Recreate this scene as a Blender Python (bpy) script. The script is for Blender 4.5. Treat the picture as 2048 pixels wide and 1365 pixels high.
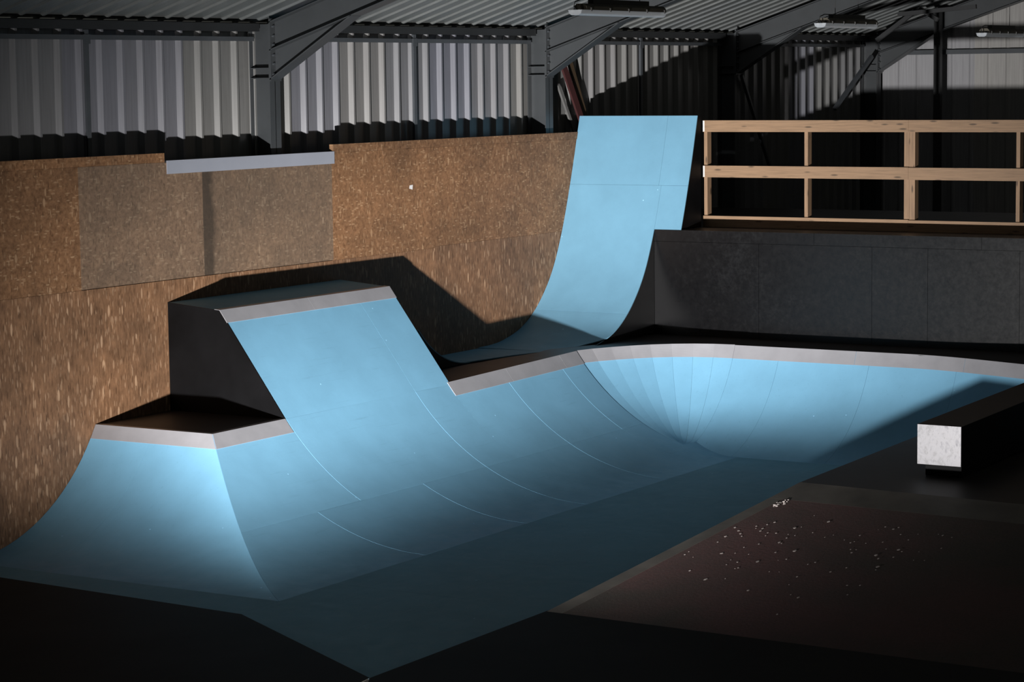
import bpy, bmesh, math, random
from mathutils import Vector, Matrix
random.seed(7)
for o in list(bpy.data.objects): bpy.data.objects.remove(o)
scene = bpy.context.scene
COL = scene.collection

# ------------------------------------------------------------------ camera
YAW, PITCH, ROLL, FPX = 0.548756, 0.1080157, -0.0124874, 4866.0
fw = Vector((math.cos(YAW)*math.cos(PITCH), math.sin(YAW)*math.cos(PITCH), -math.sin(PITCH)))
rt = Vector((math.sin(YAW), -math.cos(YAW), 0)); up = rt.cross(fw)
c_, s_ = math.cos(ROLL), math.sin(ROLL)
rt, up = c_*rt + s_*up, -s_*rt + c_*up
cam = bpy.data.cameras.new('camera'); cam.sensor_width = 36; cam.lens = FPX*36/2048
cam.clip_end = 200
camo = bpy.data.objects.new('camera', cam); COL.objects.link(camo)
m = Matrix((rt, up, -fw)).transposed().to_4x4(); m.translation = Vector((0, 0, 4.711))
camo.matrix_world = m
scene.camera = camo

# ------------------------------------------------------------------ light
world = bpy.data.worlds.new('world'); scene.world = world; world.use_nodes = True
bg = world.node_tree.nodes['Background']
bg.inputs[0].default_value = (1.0, 1.0, 0.88, 1); bg.inputs[1].default_value = 0.032
LPOS = Vector((11.1, 9.6, -0.070))
ld = bpy.data.lights.new('flash_head', 'POINT'); ld.energy = 29500; ld.color = (1.0, 0.97, 0.95)
ld.shadow_soft_size = 0.10
lo = bpy.data.objects.new('flash_head', ld); COL.objects.link(lo); lo.location = LPOS
BEAM_YAW, BEAM_PITCH, SIG_H, SIG_V = math.radians(21.5), math.radians(6.0), 12.8, 12.0
lo.rotation_euler = Vector((math.cos(BEAM_PITCH)*math.cos(BEAM_YAW), math.cos(BEAM_PITCH)*math.sin(BEAM_YAW), math.sin(BEAM_PITCH))).to_track_quat('-Z', 'Y').to_euler()
# reflector profile of the flash head: soft bell across and up/down
ld.use_nodes = True
nt = ld.node_tree; em = nt.nodes['Emission']
tc = nt.nodes.new('ShaderNodeTexCoord'); sp = nt.nodes.new('ShaderNodeSeparateXYZ')
nt.links.new(tc.outputs['Normal'], sp.inputs[0])
def lmath(op, a, b=None):
    n = nt.nodes.new('ShaderNodeMath'); n.operation = op
    for i_, v in enumerate((a, b)):
        if v is None: continue
        if isinstance(v, (int, float)): n.inputs[i_].default_value = v
        else: nt.links.new(v, n.inputs[i_])
    return n.outputs[0]
fz_ = lmath('MULTIPLY', sp.outputs['Z'], -1.0)
ah = lmath('DIVIDE', lmath('ARCTAN2', sp.outputs['X'], fz_), math.radians(SIG_H))
av = lmath('DIVIDE', lmath('ARCTAN2', sp.outputs['Y'], fz_), math.radians(SIG_V))
r2 = lmath('ADD', lmath('MULTIPLY', ah, ah), lmath('MULTIPLY', av, av))
st = lmath('POWER', 2.71828, lmath('MULTIPLY', r2, -0.5))
nt.links.new(st, em.inputs['Strength'])
vs = scene.view_settings
vs.view_transform = 'Standard'; vs.look = 'None'; vs.gamma = 1; vs.use_curve_mapping = False
vs.exposure = 0.0

# ------------------------------------------------------------------ materials
def new_mat(name):
    m = bpy.data.materials.new(name); m.use_nodes = True
    nt = m.node_tree; b = nt.nodes['Principled BSDF']
    return m, nt, b
def N(nt, t, **kw):
    n = nt.nodes.new(t)
    for k, v in kw.items(): setattr(n, k, v)
    return n
def coords(nt, scale=(1, 1, 1), rot=(0, 0, 0)):
    tc = N(nt, 'ShaderNodeTexCoord'); mp = N(nt, 'ShaderNodeMapping')
    mp.inputs['Scale'].default_value = scale; mp.inputs['Rotation'].default_value = rot
    nt.links.new(tc.outputs['Object'], mp.inputs['Vector']); return mp.outputs['Vector']
def ramp(nt, fac, stops):
    r = N(nt, 'ShaderNodeValToRGB'); e = r.color_ramp.elements
    while len(e) < len(stops): e.new(0.5)
    for el, (p, c) in zip(e, stops):
        el.position = p; el.color = (*c, 1) if len(c) == 3 else c
    nt.links.new(fac, r.inputs['Fac']); return r.outputs['Color']
def mixc(nt, fac, a, b, mode='MIX'):
    n = N(nt, 'ShaderNodeMix', data_type='RGBA', blend_type=mode)
    for sock, v in ((n.inputs[0], fac), (n.inputs[6], a), (n.inputs[7], b)):
        if isinstance(v, (int, float)): sock.default_value = v
        elif isinstance(v, tuple): sock.default_value = (*v, 1)
        else: nt.links.new(v, sock)
    return n.outputs[2]
def noise(nt, vec, scale, detail=4, rough=0.55):
    n = N(nt, 'ShaderNodeTexNoise'); n.inputs['Scale'].default_value = scale
    n.inputs['Detail'].default_value = detail; n.inputs['Roughness'].default_value = rough
    nt.links.new(vec, n.inputs['Vector']); return n.outputs['Fac']
def bump(nt, b, h, strength, dist=0.01):
    n = N(nt, 'ShaderNodeBump'); n.inputs['Strength'].default_value = strength
    n.inputs['Distance'].default_value = dist
    nt.links.new(h, n.inputs['Height']); nt.links.new(n.outputs['Normal'], b.inputs['Normal'])

def plain(name, col, rough=0.5, metal=0.0, var=0.12, scale=3.0, spec=0.5):
    m, nt, b = new_mat(name)
    v = coords(nt)
    f = noise(nt, v, scale, 5)
    lo_ = tuple(c*(1-var) for c in col); hi_ = tuple(min(1, c*(1+var)) for c in col)
    nt.links.new(ramp(nt, f, [(0.3, lo_), (0.7, hi_)]), b.inputs['Base Color'])
    b.inputs['Roughness'].default_value = rough; b.inputs['Metallic'].default_value = metal
    b.inputs['Specular IOR Level'].default_value = spec
    return m

def blue_mat(name, col, scuff=1.0, r0=0.46, r1=0.60, spec=0.19):
    m, nt, b = new_mat(name)
    v = coords(nt)
    f = noise(nt, v, 1.6, 6, 0.6)
    base = ramp(nt, f, [(0.25, tuple(c*0.90 for c in col)), (0.75, tuple(c*1.07 for c in col))])
    # long faint wheel scuffs running with the roll line
    v2 = coords(nt, (0.55, 9, 9), (0, 0, 0.5))
    s = noise(nt, v2, 3.0, 5, 0.65)
    sc = ramp(nt, s, [(0.60, (0, 0, 0)), (0.78, (0.35*scuff,)*3)])
    base = mixc(nt, sc, base, tuple(c*0.62 for c in col))
    v3 = coords(nt, (1, 1, 1))
    vo = N(nt, 'ShaderNodeTexVoronoi'); vo.inputs['Scale'].default_value = 3.1
    nt.links.new(v3, vo.inputs['Vector'])
    dots = ramp(nt, vo.outputs['Distance'], [(0.022, (1, 1, 1)), (0.034, (0, 0, 0))])
    base = mixc(nt, dots, base, tuple(min(1, c*1.5+0.08) for c in col))
    nt.links.new(base, b.inputs['Base Color'])
    r = ramp(nt, noise(nt, v, 7, 4), [(0.3, (r0,)*3), (0.7, (r1,)*3)])
    nt.links.new(r, b.inputs['Roughness'])
    b.inputs['Specular IOR Level'].default_value = spec
    bump(nt, b, noise(nt, v, 38, 3), 0.05, 0.01)
    return m

def osb_mat(name, vertical, dark, mid, light, grey=0.0, stain_x=None):
    m, nt, b = new_mat(name)
    fs = (34, 6, 7) if vertical else (20, 6, 22)
    fine = noise(nt, coords(nt, fs, (0, 0.05 if vertical else 0.4, 0)), 1.0, 9, 0.68)
    medn = noise(nt, coords(nt), 5.0, 5, 0.6)
    val = fine
    colr = ramp(nt, fine, [(0.30, dark), (0.50, mid), (0.66, tuple(c*1.35 for c in mid)), (0.80, light)])
    colr = mixc(nt, 1.0, colr, ramp(nt, medn, [(0.3, (0.80, 0.79, 0.78)), (0.7, (1.16, 1.15, 1.13))]), 'MULTIPLY')
    def flakes(scale, ry, off, thr, tone, amt):
        nonlocal colr
        vo = N(nt, 'ShaderNodeTexVoronoi'); vo.inputs['Scale'].default_value = 1.0
        nt.links.new(coords(nt, scale, (0, ry, off)), vo.inputs['Vector'])
        sp = N(nt, 'ShaderNodeSeparateColor'); nt.links.new(vo.outputs['Color'], sp.inputs[0])
        a_ = N(nt, 'ShaderNodeMapRange'); a_.inputs['From Min'].default_value = thr; a_.inputs['From Max'].default_value = thr+0.04
        a_.inputs['To Max'].default_value = amt; nt.links.new(sp.outputs[0], a_.inputs['Value'])
        d_ = N(nt, 'ShaderNodeMapRange'); d_.inputs['From Min'].default_value = 0.38; d_.inputs['From Max'].default_value = 0.52
        d_.inputs['To Min'].default_value = 1.0; d_.inputs['To Max'].default_value = 0.0; nt.links.new(vo.outputs['Distance'], d_.inputs['Value'])
        ml = N(nt, 'ShaderNodeMath', operation='MULTIPLY'); nt.links.new(a_.outputs[0], ml.inputs[0]); nt.links.new(d_.outputs[0], ml.inputs[1])
        colr = mixc(nt, ml.outputs[0], colr, tone)
    if vertical:
        flakes((40, 2, 9), 0.02, 0.0, 0.88, light, 0.55); flakes((60, 2, 14), -0.10, 0.4, 0.84, light, 0.45)
        flakes((50, 2, 11), 0.12, 0.9, 0.88, tuple(c*0.7 for c in dark), 0.6); flakes((28, 2, 7), 0.05, 1.3, 0.93, tuple(c*1.15 for c in light), 0.7)
    else:
        flakes((16, 2, 52), 0.5, 0.0, 0.90, light, 0.6); flakes((52, 2, 15), 0.3, 0.4, 0.90, light, 0.6)
        flakes((14, 2, 46), -0.5, 0.9, 0.91, light, 0.5); flakes((48, 2, 16), -0.7, 1.2, 0.90, tuple(c*0.7 for c in dark), 0.6)
        flakes((22, 2, 9), 0.25, 1.7, 0.955, tuple(c*1.1 for c in light), 0.6)
    oi = N(nt, 'ShaderNodeObjectInfo')
    tv = ramp(nt, oi.outputs['Random'], [(0.0, (0.86, 0.86, 0.88)), (1.0, (1.08, 1.05, 1.02))])
    colr = mixc(nt, 1.0, colr, tv, 'MULTIPLY')
    big = noise(nt, coords(nt), 0.8, 4, 0.6)
    stain = ramp(nt, big, [(0.30, (0.62, 0.62, 0.64)), (0.62, (1.05, 1.0, 0.97))])
    colr = mixc(nt, 1.0, colr, stain, 'MULTIPLY')
    if grey: colr = mixc(nt, grey, colr, (0.13, 0.11, 0.09))
    if stain_x is not None:   # dark damp stain running down one board edge
        sx = N(nt, 'ShaderNodeSeparateXYZ'); nt.links.new(coords(nt), sx.inputs[0])
        nz = noise(nt, coords(nt, (1, 1, 0.8)), 4, 5)
        ad = N(nt, 'ShaderNodeMath', operation='MULTIPLY_ADD'); ad.inputs[1].default_value = -0.22
        nt.links.new(nz, ad.inputs[0]); nt.links.new(sx.outputs['X'], ad.inputs[2])
        mr = N(nt, 'ShaderNodeMapRange'); mr.inputs['From Min'].default_value = stain_x-0.02; mr.inputs['From Max'].default_value = stain_x+0.06
        mr.inputs['To Min'].default_value = 0.75; mr.inputs['To Max'].default_value = 0.0
        nt.links.new(ad.outputs[0], mr.inputs['Value'])
        colr = mixc(nt, mr.outputs['Result'], colr, (0.035, 0.028, 0.022))
    nt.links.new(colr, b.inputs['Base Color'])
    b.inputs['Roughness'].default_value = 0.62; b.inputs['Specular IOR Level'].default_value = 0.3
    bump(nt, b, val, 0.25, 0.004)
    return m

def timber_mat(name, col, axis='y'):
    m, nt, b = new_mat(name)
    sc = {'y': (14, 1.1, 22), 'z': (16, 16, 1.1)}[axis]
    v = coords(nt, sc)
    g = noise(nt, v, 2.2, 6, 0.6)
    base = ramp(nt, g, [(0.3, tuple(c*0.72 for c in col)), (0.55, col), (0.8, tuple(min(1, c*1.12) for c in col))])
    ks = {'y': (5, 2.6, 11), 'z': (5, 11, 2.6)}[axis]
    vo = N(nt, 'ShaderNodeTexVoronoi'); vo.inputs['Scale'].default_value = 1.15
    nt.links.new(coords(nt, ks), vo.inputs['Vector'])
    k = ramp(nt, vo.outputs['Distance'], [(0.10, (1, 1, 1)), (0.2, (0, 0, 0))])
    base = mixc(nt, k, base, tuple(c*0.35 for c in col))
    nt.links.new(base, b.inputs['Base Color']); b.inputs['Roughness'].default_value = 0.6
    return m

def clad_mat(name, cols, rough=0.5, streak=(10, 10, 0.4)):
    m, nt, b = new_mat(name)
    oi = N(nt, 'ShaderNodeObjectInfo')
    tint = ramp(nt, oi.outputs['Random'], [(0.0, cols[0]), (0.45, cols[1]), (0.8, cols[2]), (1.0, cols[0])])
    f = noise(nt, coords(nt, streak), 3, 5, 0.6)
    sh = ramp(nt, f, [(0.3, (0.80, 0.80, 0.80)), (0.7, (1.04, 1.04, 1.04))])
    nt.links.new(mixc(nt, 1.0, tint, sh, 'MULTIPLY'), b.inputs['Base Color'])
    b.inputs['Roughness'].default_value = rough; b.inputs['Metallic'].default_value = 0.0
    return m

def worn_steel(name):
    m, nt, b = new_mat(name)
    v = coords(nt)
    f = noise(nt, coords(nt, (1, 1.6, 1)), 11, 12, 0.72)
    g = noise(nt, v, 3.5, 3)
    c = ramp(nt, f, [(0.28, (0.16, 0.16, 0.175)), (0.48, (0.36, 0.357, 0.375)), (0.75, (0.52, 0.52, 0.535))])
    nt.links.new(c, b.inputs['Base Color'])
    nt.links.new(ramp(nt, f, [(0.3, (0.45,)*3), (0.6, (0.27,)*3)]), b.inputs['Roughness'])
    b.inputs['Metallic'].default_value = 0.75
    bump(nt, b, f, 0.05, 0.002)
    return m

def ramp_red(name):
    m, nt, b = new_mat(name)
    v = coords(nt)
    f = noise(nt, v, 0.55, 5, 0.6)
    base = ramp(nt, f, [(0.35, (0.055, 0.046, 0.038)), (0.6, (0.105, 0.050, 0.048))])
    g = noise(nt, coords(nt, (1, 1, 1)), 30, 4, 0.7)
    base = mixc(nt, ramp(nt, g, [(0.4, (0.0,)*3), (0.65, (0.35,)*3)]), base, (0.035, 0.03, 0.028))
    nt.links.new(base, b.inputs['Base Color']); b.inputs['Roughness'].default_value = 0.75
    bump(nt, b, g, 0.3, 0.01)
    return m

def black_gloss(name):
    m, nt, b = new_mat(name)
    v = coords(nt)
    sp = noise(nt, coords(nt, (1, 1, 1)), 14, 8, 0.75)
    cl = noise(nt, v, 0.9, 3)
    mul = N(nt, 'ShaderNodeMath', operation='MULTIPLY'); nt.links.new(sp, mul.inputs[0]); nt.links.new(cl, mul.inputs[1])
    nt.links.new(ramp(nt, mul.outputs[0], [(0.30, (0.0022, 0.0023, 0.003)), (0.46, (0.0065, 0.007, 0.008))]), b.inputs['Base Color'])
    nt.links.new(ramp(nt, sp, [(0.3, (0.26,)*3), (0.7, (0.34,)*3)]), b.inputs['Roughness'])
    b.inputs['Specular IOR Level'].default_value = 0.5
    return m
BLUE = (0.178, 0.400, 0.575)
M = dict(
    blue=blue_mat('blue_paint', BLUE),
    blue2=blue_mat('blue_paint_smooth', (0.155, 0.335, 0.470), 0.4, 0.5, 0.62, 0.12),
    bluefloor=blue_mat('blue_paint_floor', (0.165, 0.360, 0.470), 1.3, 0.54, 0.68, 0.11),
    blue_edge=plain('blue_paint_worn_edge', (0.42, 0.66, 0.80), 0.4),
    black=plain('black_paint', (0.0045, 0.0045, 0.0050), 0.5, var=0.3, scale=2, spec=0.1),
    blackgloss=black_gloss('black_gloss_paint'),
    blackdeck=plain('black_deck_paint', (0.020, 0.017, 0.015), 0.5, var=0.3, scale=1.5),
    coping=plain('galvanised_coping', (0.36, 0.36, 0.385), 0.42, 0.25, 0.07, 4),
    wallcoping=plain('grey_steel_angle', (0.36, 0.38, 0.44), 0.45, 0.2, 0.04, 2),
    osbv=osb_mat('osb_vertical_strands', True, (0.105, 0.055, 0.028), (0.205, 0.118, 0.066), (0.48, 0.33, 0.21)),
    osbh=osb_mat('osb_mixed_strands', False, (0.125, 0.060, 0.026), (0.225, 0.125, 0.064), (0.46, 0.31, 0.18)),
    osbg=osb_mat('osb_faded_panel', False, (0.100, 0.062, 0.036), (0.185, 0.125, 0.082), (0.33, 0.25, 0.17), 0.22),
    osbs=osb_mat('osb_stained_panel', False, (0.100, 0.062, 0.036), (0.175, 0.118, 0.076), (0.33, 0.25, 0.17), 0.30, 21.26-23+0.05),
    clad=clad_mat('white_steel_cladding', [(0.185, 0.186, 0.182), (0.20, 0.196, 0.188), (0.165, 0.172, 0.205)], 0.29),
    gable=clad_mat('gable_cladding', [(0.36, 0.355, 0.345), (0.38, 0.37, 0.355), (0.34, 0.345, 0.37)], 0.4),
    roof=clad_mat('roof_sheet', [(0.130, 0.142, 0.142), (0.145, 0.153, 0.150), (0.122, 0.134, 0.138)], 0.40, (8, 1.2, 1)),
    steel=plain('grey_painted_steel', (0.047, 0.052, 0.056), 0.42, var=0.08),
    darksteel=plain('dark_steel', (0.022, 0.024, 0.026), 0.5),
    rail=plain('grey_rail_steel', (0.06, 0.067, 0.075), 0.45),
    pine=timber_mat('pine_rail', (0.285, 0.178, 0.102), 'y'),
    pinez=timber_mat('pine_stud', (0.30, 0.188, 0.11), 'z'),
    white=plain('white_paint', (0.75, 0.73, 0.71), 0.5),
    floor=plain('dark_floor_boards', (0.016, 0.0145, 0.012), 0.8, var=0.25, scale=1.2, spec=0.15),
    red=ramp_red('worn_red_board'),
    strip=plain('worn_grey_strip', (0.085, 0.078, 0.068), 0.6, var=0.3, scale=3),
    plate=worn_steel('scuffed_steel_plate'),
    redboard=plain('dark_red_board', (0.045, 0.012, 0.012), 0.6),
    brownboard=plain('brown_board', (0.06, 0.038, 0.02), 0.6),
    greyboard=plain('grey_board', (0.13, 0.13, 0.127), 0.6),
    lampbody=plain('lamp_housing', (0.095, 0.085, 0.065), 0.55),
    chip=plain('pale_chip', (0.45, 0.40, 0.38), 0.8),
)
def glassy():
    m, nt, b = new_mat('clear_diffuser')
    b.inputs['Base Color'].default_value = (0.70, 0.75, 0.80, 1)
    b.inputs['Roughness'].default_value = 0.22; b.inputs['Alpha'].default_value = 0.7
    return m
M['diffuser'] = glassy()

# ------------------------------------------------------------------ mesh helpers
class MB:
    def __init__(self): self.v = []; self.f = []
    def add(self, vs, fs):
        b = len(self.v); self.v += [Vector(p) for p in vs]; self.f += [tuple(b+i for i in f) for f in fs]; return self
    def box(self, x0, x1, y0, y1, z0, z1):
        return self.add([(x0,y0,z0),(x1,y0,z0),(x1,y1,z0),(x0,y1,z0),(x0,y0,z1),(x1,y0,z1),(x1,y1,z1),(x0,y1,z1)],
                 [(0,3,2,1),(4,5,6,7),(0,1,5,4),(1,2,6,5),(2,3,7,6),(3,0,4,7)])
    def prism(self, poly, ext):
        n = len(poly); ext = Vector(ext); a = [Vector(p) for p in poly]
        nrm = Vector((0,0,0))
        for i in range(n): nrm += a[i].cross(a[(i+1) % n])
        if nrm.dot(ext) > 0: a.reverse()
        vs = a + [p+ext for p in a]
        fs = [tuple(range(n)), tuple(range(2*n-1, n-1, -1))]
        for i in range(n):
            j = (i+1) % n; fs.append((j, i, n+i, n+j))
        return self.add(vs, fs)
    def bar(self, p, q, w, d, side=None):
        """rectangular bar from p to q; w across `side`, d across the other way"""
        p, q = Vector(p), Vector(q); t = (q-p).normalized()
        s = Vector(side) if side else (Vector((0,0,1)) if abs(t.z) < .9 else Vector((1,0,0)))
        s = (s - t*s.dot(t)).normalized(); u = t.cross(s)
        o = [s*(a*w/2)+u*(b*d/2) for a, b in ((-1,-1),(1,-1),(1,1),(-1,1))]
        return self.add([p+k for k in o]+[q+k for k in o], [(0,3,2,1),(4,5,6,7),(0,1,5,4),(1,2,6,5),(2,3,7,6),(3,0,4,7)])
    def tube(self, pts, r, n=8):
        pts = [Vector(p) for p in pts]; rings = []
        for i, p in enumerate(pts):
            t = (pts[min(i+1, len(pts)-1)]-pts[max(i-1, 0)]).normalized()
            s = t.cross(Vector((0,0,1))); s = s if s.length > 1e-3 else t.cross(Vector((1,0,0))); s.normalize(); u = t.cross(s)
            rings.append([p+(s*math.cos(a)+u*math.sin(a))*r for a in [2*math.pi*k/n for k in range(n)]])
        vs = [x for R_ in rings for x in R_]; fs = []
        for i in range(len(pts)-1):
            for k in range(n):
                a, b_ = i*n+k, i*n+(k+1) % n; fs.append((a, b_, b_+n, a+n))
        fs += [tuple(range(n-1, -1, -1)), tuple(range((len(pts)-1)*n, len(pts)*n))]
        return self.add(vs, fs)
    def grid(self, rows, thick, upv=(0,0,1)):
        """sheet through a grid of points with real thickness behind the front face"""
        R_, C_ = len(rows), len(rows[0]); P = [[Vector(p) for p in r] for r in rows]
        upv = Vector(upv)
        B = []
        for i in range(R_):
            rr = []
            for j in range(C_):
                a = P[min(i+1, R_-1)][j]-P[max(i-1, 0)][j]; b_ = P[i][min(j+1, C_-1)]-P[i][max(j-1, 0)]
                if a.length < 1e-6: a = P[min(i+1,R_-1)][(j+1) % C_]-P[max(i-1,0)][(j+1) % C_]
                if b_.length < 1e-6:
                    k = i+1 if i+1 < R_ else i-1
                    b_ = P[k][min(j+1, C_-1)]-P[k][max(j-1, 0)]
                n = a.cross(b_).normalized()
                if n.dot(upv) < 0: n = -n
                rr.append(P[i][j]-n*thick)
            B.append(rr)
        vs = [p for r in P for p in r]+[p for r in B for p in r]; o = R_*C_; fs = []
        nn = (P[1][0]-P[0][0]).cross(P[1][1]-P[1][0]); flip = nn.dot(upv) < 0
        for i in range(R_-1):
            for j in range(C_-1):
                a, b_, c, d = i*C_+j, i*C_+j+1, (i+1)*C_+j+1, (i+1)*C_+j
                q = (a, d, c, b_)
                q = q if not flip else q[::-1]
                fs.append(q); fs.append(tuple(o+k for k in q[::-1]))
        def side(idx):
            for a, b_ in zip(idx, idx[1:]): fs.append((a, b_, o+b_, o+a))
        side([j for j in range(C_)]); side([(R_-1)*C_+j for j in range(C_)][::-1])
        side([i*C_ for i in range(R_)][::-1]); side([i*C_+C_-1 for i in range(R_)])
        return self.add(vs, fs)
    def build(self, name, mat, parent=None, smooth=False):
        off = parent.matrix_basis.translation.copy() if parent and parent.parent is None else Vector((0,0,0))
        if parent and parent.parent: off = parent.parent.location + parent.location
        elif parent: off = parent.location.copy()
        me = bpy.data.meshes.new(name)
        me.from_pydata([p-off for p in self.v], [], self.f); me.validate(); me.update()
        bm = bmesh.new(); bm.from_mesh(me); bmesh.ops.recalc_face_normals(bm, faces=bm.faces); bm.to_mesh(me); bm.free()
        me.materials.append(M[mat] if isinstance(mat, str) else mat)
        o = bpy.data.objects.new(name, me); COL.objects.link(o)
        if parent: o.parent = parent
        if smooth:
            me.polygons.foreach_set('use_smooth', [True]*len(me.polygons))
            me.set_sharp_from_angle(angle=math.radians(35))
        return o

def thing(name, label, cat, loc, group=None):
    o = bpy.data.objects.new(name, None); COL.objects.link(o); o.location = loc
    o.empty_display_size = 0.2
    o['label'] = label; o['category'] = cat
    if group: o['group'] = group
    return o
def tag(o, label, cat, group=None):
    o['label'] = label; o['category'] = cat
    if group: o['group'] = group
    return o
def struct(name, loc=(0,0,0), label=None):
    o = bpy.data.objects.new(name, None); COL.objects.link(o); o.location = loc; o['kind'] = 'structure'
    if label: o['label'] = label
    return o

# ------------------------------------------------------------------ profiles
RS, YT = 2.84, 13.17            # side quarter (faces -Y): radius and floor tangent
RL, XT = 2.238, 17.423          # near-left quarter (faces -X)
DZ = 1.125                      # low deck height
def zs(y): return 0 if y <= YT else RS-math.sqrt(max(0, RS*RS-(y-YT)**2))
def ys(z): return YT+math.sqrt(max(0, RS*RS-(RS-z)**2))
def xl(z): return XT+math.sqrt(max(0, RL*RL-(RL-z)**2))
def zscale(x): return 1+0.052*min(1, max(0, (x-23.8)/3.05))
YC = ys(DZ); XC = xl(DZ)        # coping lines of the low deck
def lerp(a, b, t): return a+(b-a)*t
def span(a, b, n): return [lerp(a, b, i/(n-1)) for i in range(n)]
G = 0.0012                      # half joint between sheets

# ------------------------------------------------------------------ floor
T = [(17.10, 17.5, .0008), (16.83, 13.14, .0008), (15.47, 10.815, .0008), (18.45, 10.815, .0008), (18.3, 0, .0008),
     (6, 17.5, .0008), (6, 9.75, .0008), (6, 9.55, -.40), (6, 5.8, -.40), (6, 5.6, .0008), (6, 0, .0008)]
# unseen wedge-shaped channel between the near floor areas, added to shade the low ramps
fl = MB().add(T, [(0, 5, 6, 2, 1), (6, 7, 2), (7, 8, 2), (8, 9, 2), (2, 9, 10, 4, 3)])
fl.add([(15.4, 10.70, -.014), (44, 10.70, -.014), (44, 17.5, -.014), (16.8, 17.5, -.014), (16.6, 13.1, -.014)], [(0, 1, 2, 3, 4)])
fl.add([(18.3, 0, -.004), (44, 0, -.004), (44, 10.72, -.004), (18.45, 10.806, -.004)], [(0, 1, 2, 3)])
fl.build('floor', 'floor')['kind'] = 'structure'

bf = struct('floor_blue', (21, 12, 0))
NEAR = [(17.08, 17.0), (16.81, 13.14), (15.45, 10.806)]
def slab(poly, name='floor_sheet', mat='bluefloor', parent=None, z=0.0, t=0.013):
    cx = sum(p[0] for p in poly)/len(poly); cy = sum(p[1] for p in poly)/len(poly)
    q = []
    for x, y in poly:
        d = Vector((cx-x, cy-y)); d.normalize(); q.append((x+d.x*G, y+d.y*G, z))
    return MB().prism(q, (0, 0, -t)).build(name, mat, parent)
slab([(17.08, 17.0), (16.93, 15.2), (XT, 15.2), (XT, 17.0)], parent=bf)
slab([(16.93, 15.2), (16.81, YT), (XT, YT), (XT, 15.2)], parent=bf)
slab([(16.81, YT), (16.10, 11.94), (18.3, 11.94), (18.3, YT)], parent=bf)
slab([(16.10, 11.94), (15.44, 10.806), (18.3, 10.806), (18.3, 11.94)], parent=bf)
fx = [18.3, 20.0, 22.0, 24.0, 25.6, 27.35]
for a, b in zip(fx, fx[1:]):
    slab([(a, 11.94), (b, 11.94), (b, YT), (a, YT)], parent=bf)
    slab([(a, 10.7), (b, 10.7), (b, 11.94), (a, 11.94)], parent=bf)

# ------------------------------------------------------------------ OSB lining of the left wall
wl = struct('wall_lining', (23, 17.0, 0))
def osb(x0, x1, z0, z1, mat, dy=0.0, t=0.018, name='osb_board'):
    MB().box(x0+G, x1-G, 17.0-dy, 17.0-dy+t, z0+G, z1-G).build(name, mat, wl)
for a, b in ((14.6, 16.9), (16.9, 19.36), (19.36, 21.8), (21.8, 24.2), (24.2, 25.95), (25.95, 28.4), (28.4, 30.0)):
    osb(a, b, -0.01, 2.555 if a < 25.9 else 2.575, 'osbv')
osb(14.6, 16.8, 2.555, 3.84, 'osbh'); osb(16.8, 19.22, 2.555, 3.84, 'osbh')
osb(19.22, 21.26, 2.560, 3.84, 'osbg', 0.004); osb(21.26, 23.72, 2.560, 3.80, 'osbs', 0.007)
osb(23.72, 25.95, 2.555, 3.84, 'osbh', 0.006); osb(25.95, 28.4, 2.575, 3.84, 'osbh', 0.002); osb(28.4, 29.70, 2.575, 3.84, 'osbh', 0.002)
osb(14.6, 17.6, 3.84, 3.942, 'osbh', 0.012, 0.05, 'cap_board'); osb(17.6, 20.61, 3.84, 3.942, 'osbh', 0.012, 0.05, 'cap_board')
osb(23.74, 26.6, 3.84, 3.942, 'osbh', 0.012, 0.05, 'cap_board'); osb(26.6, 29.66, 3.84, 3.942, 'osbh', 0.012, 0.05, 'cap_board')

wc = thing('wall_ledge', 'grey steel angle edging a small black ledge on top of the particle board wall', 'coping', (22.2, 17.0, 3.72))
MB().add([(20.64, 16.988, 3.712), (23.76, 16.988, 3.712), (23.76, 16.988, 3.858), (20.64, 16.988, 3.858),
          (20.64, 16.980, 3.712), (23.76, 16.980, 3.712), (23.76, 16.980, 3.858), (20.64, 16.980, 3.858)],
         [(0,1,2,3),(7,6,5,4),(0,4,5,1),(1,5,6,2),(2,6,7,3),(3,7,4,0)]).build('steel_plate', 'wallcoping', wc)
MB().box(20.62, 23.74, 16.99, 17.16, 3.835, 3.855).build('ledge_top', 'blackdeck', wc)

# ------------------------------------------------------------------ ramp sheets
def side_rows(y0, y1, xa, xb, n=14, lift=0.0, proud=0.0):
    """rows along the side quarter; xa/xb number or 'hip'"""
    b0, b1 = math.asin((y0-YT)/RS), math.asin((y1-YT)/RS)
    rows = []
    for b in span(b0, b1, n):
        y, z = YT+RS*math.sin(b), RS*(1-math.cos(b))
        a = xl(z)+0.002 if xa == 'hip' else xa
        r = []
        for k_, x in enumerate([a, xb] if xb < 24 else span(a, xb, 4)):
            lf = lift+(proud if k_ == 0 else 0)
            r.append((x, y-math.sin(b)*lf, z*zscale(x)+math.cos(b)*lf))
        rows.append(r)
    return rows

lp = thing('low_platform', 'low black deck with grey coping and blue quarter pipe sides in the left corner', 'skate ramp', (19.0, 15.6, 0))
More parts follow.
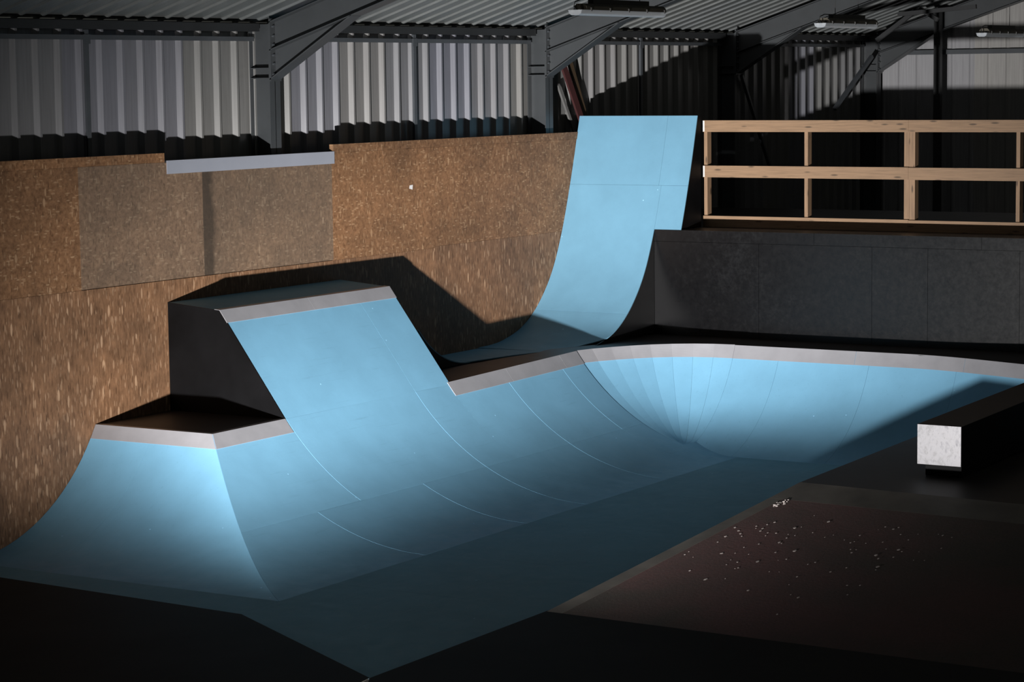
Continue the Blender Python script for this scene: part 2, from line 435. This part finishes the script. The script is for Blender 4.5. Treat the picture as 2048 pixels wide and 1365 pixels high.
# near-left quarter, two sheets, hipped on the outer side
def left_rows(ya, yb, n=18, z0=0.0, z1=DZ, lift=0.0):
    b0, b1 = math.acos(1-z0/RL), math.acos(1-z1/RL); rows = []
    for b in span(b0, b1, n):
        x, z = XT+RL*math.sin(b), RL*(1-math.cos(b))
        a = ys(z)+0.002 if ya == 'hip' else ya
        rows.append([(x-math.sin(b)*lift, a, z+math.cos(b)*lift), (x-math.sin(b)*lift, yb, z+math.cos(b)*lift)])
    return rows
MB().grid(left_rows('hip', 16.2-G), 0.012).build('ramp_sheet', 'blue', lp, True)
MB().grid(left_rows(16.2+G, 16.995), 0.012).build('ramp_sheet', 'blue', lp, True)
YM = 14.485
MB().grid(side_rows(YT, YM-G, 'hip', 19.85-G), 0.012).build('ramp_sheet', 'blue', lp, True)
MB().grid(side_rows(YM+G, YC, 'hip', 20.62-G), 0.012).build('ramp_sheet', 'blue', lp, True)
MB().prism([(XC, YC, DZ), (20.62, YC, DZ), (20.62, 16.995, DZ), (XC, 16.995, DZ)], (0, 0, -0.02)).build('deck', 'blackdeck', lp)
# coping: plate down the face + flange on the deck, mitred at the corner
CZ = 0.135
MB().grid(left_rows('hip', 16.99, 6, DZ-CZ, DZ+0.003, 0.005), 0.006).build('coping', 'coping', lp)
cb = math.asin((ys(DZ-CZ)-YT)/RS)
MB().grid(side_rows(ys(DZ-CZ), ys(DZ+0.003), 'hip', 20.60, 6, 0.005), 0.006).build('coping', 'coping', lp)
MB().prism([(XC, YC, DZ+.001), (20.60, YC, DZ+.001), (20.60, YC+.07, DZ+.001), (XC+.07, YC+.07, DZ+.001), (XC+.07, 16.99, DZ+.001), (XC, 16.99, DZ+.001)], (0, 0, .004)).build('coping_flange', 'coping', lp)

# raised box with the steep bank
bx = thing('bank_box', 'tall wedge box with black end panel and steep blue bank below grey coping', 'skate ramp', (22.2, 16.2, 0))
BX0, BX1 = 20.62, 23.84
TW, TC = 2.314, 2.253          # top at the wall / at the coping
YB = 16.28
MB().prism([(BX0-.016, 16.995, DZ+.001), (BX0-.016, 16.995, TW+.001), (BX0-.016, YB, TC+.001), (BX0-.016, YC+.002, DZ+.001)], (0.0155, 0, 0)).build('end_panel', 'black', bx)
MB().prism([(BX1, 16.995, DZ-.002), (BX1, 16.995, TW-.012), (BX1, YB+.01, TC-.012), (BX1, YC+.012, DZ-.002)], (-0.02, 0, 0)).build('end_panel', 'black', bx)
MB().prism([(BX0, 16.995, TW), (BX1, 16.995, TW), (BX1, YB, TC), (BX0, YB, TC)], (0, 0, -.012)).build('top', 'blue2', bx)
bn = Vector((0, -(TC-DZ), (YB-YC))).normalized()
def bank(x0, x1, t0, t1, lift, n=2):
    return [[Vector((x, lerp(YC, YB, t), lerp(DZ, TC, t)))+bn*lift for x in span(x0, x1, 2)] for t in span(t0, t1, n)]
MB().grid(bank(BX0, 23.1-G, 0, 1, 0), 0.012).build('bank_sheet', 'blue', bx)
MB().grid(bank(23.1+G, BX1, 0, 1, 0), 0.012).build('bank_sheet', 'blue', bx)
for a, b in ((20.60, 22.2), (22.2, 23.85)):
    MB().grid(bank(a+G, b-G, 1-0.115, 1.003, 0.005), 0.006).build('coping', 'coping', bx)
sl = (TW-TC)/(16.995-YB)
MB().prism([(BX0-.018, YB, TC+.002), (23.85, YB, TC+.001), (23.85, YB+.07, TC+.001+.07*sl), (BX0-.018, YB+.07, TC+.002+.07*sl)], (0, 0, .004)).build('coping_flange', 'coping', bx)

# bowl: lower side sheets below the bank, right part, rounded corner, far wall
bw = thing('bowl_corner', 'blue bowl with rounded corner and long grey coping below the black platform', 'skate ramp', (26.0, 13.9, 0))
for a, b in ((19.85, 21.8), (21.8, 23.1), (23.1, 25.0), (25.0, 26.3)):
    MB().grid(side_rows(YT, YM-G, a+G, b-G, proud=.0013), 0.012).build('ramp_sheet', 'blue', bw, True)
# last lower sheet runs under the far wall up to the corner centre
XA, YA, RA = 26.84, 13.9, 1.4436
MB().grid(side_rows(YT, YA, 26.3+G, 27.35, 8), 0.012).build('ramp_sheet', 'blue', bw, True)
MB().grid(side_rows(YA+G, YM-G, 26.3+G, XA, 8), 0.012).build('ramp_sheet', 'blue', bw, True)
YD = 15.45
MB().grid(side_rows(YM+G, YC, BX0+G, 23.1-G, proud=.0013), 0.012).build('ramp_sheet', 'blue', bw, True)
MB().grid(side_rows(YM+G, YC, 23.1+G, 23.82, proud=.0013), 0.012).build('ramp_sheet', 'blue', bw, True)
MB().grid(side_rows(YM+G, YD, 23.82, 25.0-G), 0.012).build('ramp_sheet', 'blue', bw, True)
MB().grid(side_rows(YM+G, YD, 25.0+G, 26.3-G, proud=.0013), 0.012).build('ramp_sheet', 'blue', bw, True)
MB().grid(side_rows(YM+G, YD, 26.3+G, XA-G, proud=.0013), 0.012).build('ramp_sheet', 'blue', bw, True)
# far profile
TH0, TH1, RF, XF0 = math.radians(12), math.radians(68), 2.007, 26.84
def far_pt(t, lift=0.0):
    th = lerp(TH0, TH1, t)
    return (RF*(math.sin(th)-math.sin(TH0)) - math.sin(th)*lift, RF*(math.cos(TH0)-math.cos(th)) + math.cos(th)*lift)
RUNF, HF = far_pt(1)
def xshift(y):
    t = min(1, max(0, (11.5-y)/2.6)); return -0.62*t*t*(3-2*t)
def far_rows(ya, yb, n=16, t0=0.0, t1=1.0, lift=0.0, k=2):
    rows = []
    for t in span(t0, t1, n):
        dx, z = far_pt(t, lift)
        rows.append([(XF0+dx+xshift(y), y, z) for y in span(ya, yb, k)])
    return rows
for ya, yb, k in ((13.9, 13.25, 2), (13.25, 12.0, 2), (12.0, 10.8, 7), (10.8, 9.3, 8), (9.3, 7.6, 5)):
    MB().grid(far_rows(ya-G, yb+G, 16, 0, 1, 0, k), 0.012, (-.5, 0, 1)).build('ramp_sheet', 'blue', bw, True)
# corner wedges
def rcor(phi):
    return RA+0.13*max(0, 1-phi/math.radians(30))**1.3
def zcop(phi):
    return lerp(zs(YD)*1.052, HF, min(1, phi/math.radians(70)))
Z_AP = zs(YA)*1.052
def corner_pt(s, phi, lift=0.0):
    w = phi/(math.pi/2); w = w*w*(3-2*w)
    a = zs(YA+s*(YD-YA))*1.052
    # far profile sampled by horizontal position
    X = s*RUNF; th = math.asin(min(1, X/RF+math.sin(TH0))); b = max(RF*(math.cos(TH0)-math.cos(th)), Z_AP)
    z = lerp(a, b, w); r = s*rcor(phi)
    return Vector((XA+r*math.sin(phi), YA+r*math.cos(phi), z))
NW = 8
phis = [math.pi/2*i/NW for i in range(NW+1)]
for i in range(NW):
    rows = []
    for s in [0.0]+span(0.05, 1, 14):
        p0, p1 = corner_pt(s, phis[i]), corner_pt(s, phis[i+1])
        d = (p1-p0); 
        d = d.normalized()*0.0008 if d.length > 0.02 else d*0
        rows.append([p0+d, p1-d])
    rows[0][1] = rows[0][1]+(corner_pt(.05, phis[i+1])-corner_pt(.05, phis[i]))*0.02
    MB().grid(rows, 0.012, (0, 0, 1)).build('corner_wedge', 'blue', bw, True)
# coping ribbon of the bowl
def ribbon(cols, parent, mat='coping'):
    MB().grid(cols, 0.006).build('coping', mat, parent)
YLO = YT+RS*math.sin(math.acos(1-(zs(YD)-0.145)/RS))
for a, b in ((23.80, 25.1), (25.1, 26.4), (26.4, 26.85)):
    ribbon(side_rows(YLO, YD+.004, a+.002, b-.002, 6, 0.006), bw)
def prof_s(y, z): return (y, z)
for i in range(NW):
    rows = []
    def s_at(ph):
        zt = corner_pt(1, ph).z-lerp(.145, .16, ph/(math.pi/2)); a_, b_ = .5, 1.0
        for _ in range(30):
            m_ = (a_+b_)/2
            if corner_pt(m_, ph).z < zt: a_ = m_
            else: b_ = m_
        return a_
    for u_ in span(0, 1, 6):
        row = []
        for ph in (phis[i], phis[i+1]):
            s = lerp(s_at(ph), 1.003, u_)
            p = corner_pt(s, ph); q = corner_pt(s+.01, ph)
            t = (q-p).normalized(); side = Vector((math.cos(ph), -math.sin(ph), 0)); n = side.cross(t)
            if n.z < 0: n = -n
            row.append(p+n*0.007)
        rows.append(row)
    MB().grid(rows, 0.006).build('coping', 'coping', bw)
for ya, yb, k in ((13.9, 12.2, 2), (12.2, 10.7, 8), (10.7, 9.3, 8), (9.3, 7.6, 5)):
    MB().grid(far_rows(ya-.002, yb+.002, 6, 0.91, 1.003, 0.006, k), 0.006, (-.5, 0, 1)).build('coping', 'coping', bw)
# deck behind the coping
path = [(23.84, YC, DZ+.004), (23.9, YD, zs(YD)), (25.2, YD, zs(YD)*zscale(25.2)), (26.2, YD, zs(YD)*zscale(26.2))]
path += [tuple(corner_pt(1, ph)) for ph in phis]
path += [(XF0+RUNF+xshift(y), y, HF) for y in (13.0, 12.0, 11.5, 11.1, 10.7, 10.3, 9.9, 9.5, 9.3, 8.9, 7.6)]
inner = []
for x, y, z in path: inner.append((x, y, z))
d = MB()
top = [Vector(p) for p in path]
back = []
for p in top:
    if p.x < 27.0: back.append(Vector((p.x, 16.995, 1.12)))
    else: back.append(Vector((29.21, max(p.y, 7.6) if p.y < 14.5 else 16.0, 1.20)))
rows = [top, back]
for k, (a, b) in enumerate(zip(range(len(top)-1), range(1, len(top)))):
    d.add([top[a], top[b], back[b], back[a], top[a]-Vector((0,0,.03)), top[b]-Vector((0,0,.03)), back[b]-Vector((0,0,.03)), back[a]-Vector((0,0,.03))],
          [(0,3,2,1),(4,5,6,7),(0,1,5,4),(1,2,6,5),(2,3,7,6),(3,0,4,7)])
d.add([(26.5, 15.6, 1.15), (29.21, 15.4, 1.16), (29.21, 16.995, 1.12), (26.5, 16.995, 1.12)], [(0,1,2,3)])
d.build('deck', 'blackdeck', bw)

# mini quarter leaning on the far end of the box, and the blue run-out on the deck
mq = thing('deck_quarter', 'small dark quarter pipe on the deck behind the steep blue bank', 'skate ramp', (24.7, 16.6, 1.15))
pr = [(25.6-1.55*math.sin(b), 1.168+1.55*(1-math.cos(b))) for b in span(0, math.radians(48), 12)]
MB().grid([[(x, 16.27, z), (x, 16.995, z)] for x, z in pr], 0.012).build('ramp_sheet', 'blue2', mq, True)
poly = [(x, 16.272, z-.012) for x, z in pr] + [(BX1+.01, 16.272, pr[-1][1]-.012), (BX1+.01, 16.272, 1.15)]
MB().prism(poly, (0, .015, 0)).build('side_panel', 'black', mq)
MB().prism([(25.6, 16.27, 1.172), (26.4, 16.12, 1.176), (27.0, 15.92, 1.178), (27.0, 16.995, 1.165), (25.6, 16.995, 1.165)], (0, 0, -.012)).build('run_out', 'blue2', mq)

# ------------------------------------------------------------------ tall extension quarter
ex = thing('tall_quarter', 'tall narrow blue quarter pipe rising beside the timber railing against the board wall', 'skate ramp', (28.8, 16.2, 1.15))
raw = [(26.95, 1.176), (27.25, 1.182), (27.56, 1.212), (28.02, 1.330), (28.40, 1.540), (28.72, 1.835), (28.95, 2.150), (29.14, 2.528), (29.27, 2.850), (29.40, 3.220), (29.52, 3.590), (29.63, 3.960), (29.69, 4.165)]
def cat(pts, k=5):
    out = []
    P = [pts[0]]+pts+[pts[-1]]
    for i in range(1, len(P)-2):
        for j in range(k):
            t = j/k; q = []
            for c in (0, 1):
                a, b, c2, d_ = P[i-1][c], P[i][c], P[i+1][c], P[i+2][c]
                q.append(.5*((2*b)+(-a+c2)*t+(2*a-5*b+4*c2-d_)*t*t+(-a+3*b-3*c2+d_)*t**3))
            out.append(tuple(q))
    out.append(pts[-1]); return out
EP = cat(raw)
def ex_part(z0, z1): return [p for p in EP if z0 <= p[1] <= z1]
def ex_x(z):
    for a, b in zip(EP, EP[1:]):
        if a[1] <= z <= b[1] and b[1] > a[1]: return lerp(a[0], b[0], (z-a[1])/(b[1]-a[1]))
    return EP[-1][0]
def ex_sheet(z0, z1, y0, y1):
    pts = [(ex_x(z0+G), z0+G)] + ex_part(z0+G+.01, z1-G-.01) + [(ex_x(z1-G), z1-G)] if z0 > 1.2 else ex_part(0, z1-G-.01)+[(ex_x(z1-G), z1-G)]
    rows = []
    for x, z in pts:
        ya = y0 if z > 1.6 else lerp(15.92, y0, min(1, max(0, (z-1.15)/0.12)))
        rows.append([(x, ya, z), (x, y1, z)])
    MB().grid(rows, 0.012, (-1, 0, .3)).build('ramp_sheet', 'blue2', ex, True)
ex_sheet(1.15, 1.55, 15.56, 16.995); ex_sheet(1.55, 3.22, 15.56, 16.995); ex_sheet(3.22, 4.163, 15.60, 16.995)
ex_sheet(2.635, 3.22, 15.15, 15.56-G*2); ex_sheet(3.22, 4.163, 15.15, 15.60-G*2)
# black support panels behind the curve
poly = [(x+.014, 15.565, z-.006) for x, z in ex_part(0, 2.63)] + [(29.22, 15.565, 2.63), (29.22, 15.565, 1.15)]
MB().prism(poly, (0, .018, 0)).build('side_panel', 'black', ex)
poly = [(x+.016, 15.155, z) for x, z in ex_part(2.635, 4.163)] + [(29.80, 15.155, 4.155), (29.80, 15.155, 2.635)]
MB().prism(poly, (0, .018, 0)).build('side_panel', 'black', ex)
MB().box(29.715, 29.80, 15.175, 16.99, 4.05, 4.155).build('top_batten', 'black', ex)

# ------------------------------------------------------------------ black platform
pf = thing('black_platform', 'raised black painted platform front with scuffed glossy panels below the railing', 'platform', (29.6, 12.5, 1.15))
px = [15.565, 14.0, 12.384, 11.617, 10.397, 9.2, 7.6]
for a, b in zip(px, px[1:]):
    MB().box(29.2, 29.22, b+.002, a-.002, 1.17, 2.47).build('front_panel', 'blackgloss', pf)
for a, b in ((15.565, 13.2), (13.2, 10.9), (10.9, 7.6)):
    MB().box(29.198, 29.22, b+.002, a-.002, 2.474, 2.63).build('fascia_board', 'blackgloss', pf)
for a, b in ((17.3, 15.2), (15.2, 12.6), (12.6, 10.1), (10.1, 7.6)):
    MB().box(29.221 if a < 17 else 29.81, 34.5, b+.002, a-.002, 2.605, 2.628).build('deck_board', 'blackdeck', pf)

# ------------------------------------------------------------------ timber railing
fn = thing('timber_railing', 'bare pine guard railing with three rails and upright studs on the black platform', 'railing', (29.95, 13, 2.63))
FX = 29.95
def fz(y_): return 4.711+(y_-4.711)*FX/31.6
rails = [(fz(4.057), fz(3.891)), (fz(3.405), fz(3.236)), (fz(2.679), 2.632)]
yj = 12.868*FX/31.6
for i, (zt, zb) in enumerate(rails):
    for a, b, dz in ((15.205, yj+.001, 0), (yj-.001, 8.6, -0.003*i)):
        MB().box(FX, FX+.045, b, a, zb+dz, zt+dz).build('rail', 'pine', fn)
    if i < 2:
        MB().box(FX-.002, FX+.046, 15.206, 15.209, zb, zt).build('painted_rail_end', 'white', fn)
        MB().box(FX-.0035, FX-.0005, 15.175, 15.208, zb+.005, zt-.004).build('paper_label', 'white', fn)
studs = [(15.182, .05), (13.676, .05), (12.235, .075), (12.158, .075), (10.717, .05), (9.25, .05)]
for y, w in studs:
    MB().box(FX+.046, FX+.166, y-w/2, y+w/2, 2.632, rails[0][0]-.004).build('stud', 'pinez', fn)

# ------------------------------------------------------------------ funbox in the foreground with ledge
fb = thing('fun_box', 'low dark box with worn red ramp and grey edge strip in the right foreground', 'skate ramp', (23.0, 8.5, 0))
FH = 0.635
F0, F1 = Vector((18.2, 10.806, 0)), Vector((18.0, 4.5, 0))          # foot of the ramp
D0, D1 = Vector((22.07, 10.125, FH)), Vector((21.6, 4.5, FH))       # top edge of the ramp
D2, D3 = Vector((26.6, 10.31, FH)), Vector((26.6, 4.5, FH))
def rp(t, u):   # t up the ramp, u across from the left edge
    return F0.lerp(D0, t).lerp(F1.lerp(D1, t), u)
MB().prism([rp(0, .026), rp(.865, .026), rp(.865, 1), rp(0, 1)], (0, 0, -.02)).build('ramp_board', 'red', fb)
MB().prism([rp(0, 0), rp(.865, 0), rp(.865, .0255), rp(0, .0255)], (0, 0, -.02)).build('edge_strip', 'strip', fb)
MB().prism([rp(.8655, 0), rp(1, 0), rp(1, 1), rp(.8655, 1)], (0, 0, -.02)).build('top_strip', 'strip', fb)
MB().prism([D0, D2, D3, D1], (0, 0, -.02)).build('deck', 'blackdeck', fb)
F2 = Vector((26.6, 10.95, 0))
MB().prism([F0+Vector((.06, 0, -.004)), D0-Vector((0, 0, .01)), D2-Vector((0, 0, .01)), F2], (0, -.015, -.015)).build('side_bank', 'black', fb)
# broken pale chips on the red board
mbk = MB()
rn = (rp(1, 0)-rp(0, 0)).cross(rp(0, 1)-rp(0, 0)).normalized()
if rn.z < 0: rn = -rn
rx = (rp(1, .3)-rp(0, .3)).normalized(); ry = rn.cross(rx)
def chip(t, u, sx, sy, h):
    c = rp(t, u)+rn*.001; k = random.randint(5, 7); ph = random.random()*6
    mbk.prism([c+rx*(sx*math.cos(ph+6.283*q/k)*random.uniform(.55, 1))+ry*(sy*math.sin(ph+6.283*q/k)*random.uniform(.55, 1)) for q in range(k)], rn*h)
for i in range(95):
    t = random.triangular(.12, .84, .62); u = random.uniform(.035, .40)
    z = random.uniform(.004, .013) if i % 5 else random.uniform(.012, .02)
    chip(t, u, z*1.5, z, .002)
for i in range(26):
    z = random.uniform(.006, .018); chip(.835+random.gauss(0, .012), .038+random.gauss(0, .004), z, z, random.uniform(.003, .012))
ck = mbk.build('board_chips', 'chip', fb); ck['kind'] = 'stuff'

lg = thing('grind_ledge', 'long black grind ledge with a bright scuffed square steel end plate', 'ledge', (24.4, 9.0, FH))
LX, LY, LW, LT, LB = 22.914, 9.217, 0.464, 1.1725, 0.768
def lbox(a0, a1, b0, b1, z0, z1):
    P = [(LX+a, LY-b+a*.022, z+a*.010) for z in (z0, z1) for a, b in ((a0, b0), (a1, b0), (a1, b1), (a0, b1))]
    return MB().add(P, [(0,3,2,1),(4,5,6,7),(0,1,5,4),(1,2,6,5),(2,3,7,6),(3,0,4,7)])
lbox(0.004, 3.4, 0.003, LW-.003, LB, LT-.003).build('body', 'black', lg)
lbox(0.0, 0.004, 0, LW, LB, LT).build('end_plate', 'plate', lg)
lbox(0.004, 3.4, -.003, LW+.003, LT-.003, LT+.001).build('top_plate', 'blackdeck', lg)
lbox(0.13, 3.4, 0.04, LW-.04, FH+.001, LB).build('plinth', 'black', lg)

# ------------------------------------------------------------------ steel cladding of the long wall
YCL = 17.43; PITCH_R = 0.333
def clad_profile(n):
    pts = []
    for i in range(n):
        b = i*PITCH_R
        pts += [(b, 0), (b+.226, 0), (b+.264, -.052), (b+.296, -.052), (b+.322, 0)]
    pts.append((n*PITCH_R, 0)); return pts
wall = struct('wall_left', (28, YCL, 0))
x = 14.5
while x < 40.8:
    rows = [[(x+a, YCL+b+.002, z) for a, b in clad_profile(3)] for z in (0.0, 5.38)]
    MB().grid(rows, 0.002, (0, -1, 0)).build('cladding_sheet', 'clad', wall)
    x += 3*PITCH_R
for a, b in ((14.5, 22.7), (22.9, 28.95), (29.15, 34.8), (35.0, 40.5)):
    MB().box(a, b, 17.33, 17.38, 5.165, 5.215).build('cladding_rail', 'rail', wall)
    MB().box(a, b, 17.25, 17.39, 5.275, 5.365).build('eave_beam', 'darksteel', wall)
# slender wall posts halfway between the frames
for xp, where in ((19.80, 'nearest the camera at the far left'), (26.06, 'between the two nearest portal frames'), (32.15, 'behind the top of the tall blue quarter pipe')):
    t = thing('wall_post', 'slender grey steel wall post '+where, 'post', (xp, 17.36, 0), 'slender cladding posts')
    MB().box(xp-.03, xp+.03, 17.33, 17.336, 0, 5.27).build('flange', 'rail', t)
    MB().box(xp-.003, xp+.003, 17.336, 17.38, 0, 5.27).build('web', 'rail', t)
    MB().box(xp-.05, xp+.05, 17.322, 17.33, 5.12, 5.22).build('cleat', 'rail', t)

# far gable
XG = 40.92
gw = struct('wall_far', (XG, 12, 0))
y = 17.43
while y > 7:
    pts = [(y-a, b) for a, b in clad_profile(3)]
    rows = [[(XG+b*.35, yy, z) for yy, b in pts] for z in (0.0, 9.0)]
    MB().grid(rows, 0.002, (-1, 0, 0)).build('cladding_sheet', 'gable', gw)
    y -= 3*PITCH_R
MB().box(XG-.12, XG-.06, 7, 17.3, 5.02, 5.10).build('cladding_rail', 'rail', gw)

# ------------------------------------------------------------------ roof
SL = 0.322
def zr(y): return 5.372+SL*(17.4-y)
rf = struct('ceiling', (28, 12, 8))
x = 14.5; prof3 = []
for i in range(3):
    b = i*PITCH_R
    prof3 += [(b, 0), (b+.262, 0), (b+.270, -.026), (b+.300, -.026), (b+.308, 0)]
prof3.append((3*PITCH_R, 0))
while x < 40.95:
    rows = [[(x+a, yy, zr(yy)+(.026+b)) for a, b in prof3] for yy in (17.43, 9.0)]
    MB().grid(rows, 0.002, (0, 0, -1)).build('roof_sheet', 'roof', rf)
    x += 3*PITCH_R

# ------------------------------------------------------------------ portal frames
def frame(X, label, dark=False):
    t = thing('portal_frame', label, 'steel frame', (X, 17.2, 0), 'portal frames of the hall')
    mt = 'steel'
    Yi, Yo, fwid = 17.11, 17.40, 0.10
    m_ = MB().box(X-fwid, X+fwid, Yi, Yi+.012, 0, 5.36).box(X-fwid, X+fwid, Yo-.012, Yo, 0, 5.30).box(X-.005, X+.005, Yi, Yo, 0, 5.36)
    m_.build('column', mt, t)
    # rafter
    def rz(y): return 5.385+SL*(Yi-y)
    Y1 = 9.0; dp = 0.32
    r = MB()
    for off, th in ((0, .012), (-dp, .012)):
        r.prism([(X-fwid, Yi, rz(Yi)+off), (X-fwid, Y1, rz(Y1)+off), (X-fwid, Y1, rz(Y1)+off-th), (X-fwid, Yi, rz(Yi)+off-th)], (2*fwid, 0, 0))
    r.prism([(X-.005, Yi, rz(Yi)), (X-.005, Y1, rz(Y1)), (X-.005, Y1, rz(Y1)-dp), (X-.005, Yi, rz(Yi)-dp)], (.01, 0, 0))
    r.build('rafter', mt, t)
    # haunch
    h = MB()
    h.prism([(X-.005, Yi, rz(Yi)-dp), (X-.005, 15.95, rz(15.95)-dp), (X-.005, Yi, 4.73)], (.01, 0, 0))
    h.prism([(X-fwid, Yi, 4.73), (X-fwid, 15.95, rz(15.95)-dp), (X-fwid, 15.95, rz(15.95)-dp-.016), (X-fwid, Yi, 4.714)], (2*fwid, 0, 0))
    h.build('haunch', mt, t)
    MB().box(X-fwid, X+fwid, Yi-.02, Yi, 4.70, 5.42).build('end_plate', mt, t)
    for z in (4.735, 4.85):
        MB().box(X-fwid, X-.005, Yi+.013, Yo-.013, z-.006, z+.006).build('stiffener', mt, t)
    for z in (4.78, 4.90, 5.00, 5.12, 5.22, 5.33):
        MB().tube([(X-.06, Yi-.045, z), (X-.06, Yi+.03, z)], .013, 6).build('bolt', 'rail', t)
frame(22.79, 'grey steel column, bolted haunch and rafter above the grey wall ledge')
frame(29.05, 'grey steel column and rafter beside the tall blue quarter pipe')
frame(34.93, 'shadowed steel column and rafter behind the left end of the railing')
frame(40.62, 'last steel column and rafter against the far gable wall')

# bracing by the gable
gp = tag(MB().box(40.30, 40.40, 15.83, 15.95, 0, 5.82).build('gable_post', 'darksteel'), 'dark upright steel post in front of the far gable cladding', 'post')
for lab, p, q in (('dark brace from the gable post top up to the roof', (39.6, 15.60, 5.60), (39.6, 15.93, 5.80)),
             ('dark brace slanting down from the roof to the last column', (39.6, 15.97, 5.78), (39.6, 16.72, 5.27)),
             ('dark wide strut hanging just under the roof near the gable', (39.3, 14.80, 5.80), (39.3, 16.2, 5.70))):
    tag(MB().bar(p, q, .07, .07).build('roof_brace', 'darksteel'), lab, 'brace', 'dark roof braces')
tag(MB().bar((40.0, 16.98, 5.0), (38.9, 17.2, 4.1), .06, .06).build('column_brace', 'rail'), 'grey diagonal strut leaning on the last column', 'brace')
tag(MB().bar((34.95, 17.05, 4.70), (36.3, 17.2, 3.2), .05, .05).build('column_brace', 'rail'), 'dark diagonal strut running down from the shadowed middle column', 'brace')

# ------------------------------------------------------------------ strip lamps
def lamp(x0, x1, y, z, label):
    t = thing('strip_lamp', label, 'lamp', ((x0+x1)/2, y, z), 'hanging strip lamps')
    w = 0.075
    sec = [(-w, .0), (-w*.9, .035), (-w*.55, .06), (w*.55, .06), (w*.9, .035), (w, .0)]
    MB().prism([(x0+.10, y+a, z+b) for a, b in sec], (x1-x0-.10, 0, 0)).build('housing', 'lampbody', t)
    sec = [(-w, .0), (-w*.85, -.035), (-w*.5, -.05), (w*.5, -.05), (w*.85, -.035), (w, .0)]
    MB().prism([(x0, y+a, z+b) for a, b in sec], (x1-x0, 0, 0)).build('diffuser', 'diffuser', t)
    for s in (-.035, .035):
        MB().tube([(x0+.03, y+s, z-.012), (x1-.05, y+s, z-.012)], .013, 8).build('tube', 'white', t)
        MB().tube([(x0+.015, y+s, z-.012), (x0+.045, y+s, z-.012)], .017, 8).build('lampholder', 'white', t)
    MB().box(x0+.30, x1-.28, y-.03, y+.03, z+.06, z+.105).build('mounting_channel', 'darksteel', t)
    n = 5
    for i in range(n):
        xx = lerp(x0+.18, x1-.04, i/(n-1))
        MB().box(xx-.008, xx+.008, y-w-.006, y-w+.006, z-.012, z+.022).build('clip', 'greyboard', t)
    for xx in (x0+.42, x1-.42):
        MB().tube([(xx, y, z+.10), (xx, y, zr(y)+.02)], .004, 5).build('hanging_wire', 'darksteel', t)
    MB().tube([(x0+.02, y, z-.005), (x0-.02, y, z+.03), (x0, y, z+.075), (x0+.12, y, z+.10), (x0+.32, y, z+.10)], .006, 6).build('cable', 'darksteel', t)
lamp(20.02, 21.72, 11.5, 4.711+.625, 'clear strip lamp at the top in front of the second rafter')
lamp(25.60, 27.10, 11.5, 4.711+.57, 'strip lamp hanging on wires below the third rafter')
lamp(30.74, 32.21, 11.5, 4.711+.505, 'farthest strip lamp hanging at the upper right before the gable')

# ------------------------------------------------------------------ boards leaning behind the tall quarter
def leaner(p, q, w, th, mat, label):
    tag(MB().bar(p, q, w, th, (1, 0, 0.6)).build('leaning_board', mat), label, 'board', 'boards leaning on the cladding')
leaner((30.95, 17.17, 2.70), (29.56, 17.20, 4.93), .12, .03, 'redboard', 'dark red board leaning on the cladding left of the tall blue quarter')
leaner((31.10, 17.26, 2.70), (29.86, 17.28, 5.02), .10, .03, 'brownboard', 'brown board leaning just behind the dark red board')
leaner((30.85, 17.28, 2.70), (29.62, 17.30, 4.60), .05, .03, 'greyboard', 'thin pale grey batten leaning left of the dark red board')

tag(MB().add([(25.37, 16.992, 3.34), (25.44, 16.992, 3.325), (25.45, 16.992, 3.385), (25.38, 16.992, 3.38), (25.37, 16.99, 3.34), (25.44, 16.99, 3.325), (25.45, 16.99, 3.385), (25.38, 16.99, 3.38)],
    [(0,1,2,3),(7,6,5,4),(0,4,5,1),(1,5,6,2),(2,6,7,3),(3,7,4,0)]).build('sticker', 'white'), 'tiny white torn sticker on the particle board wall', 'sticker')
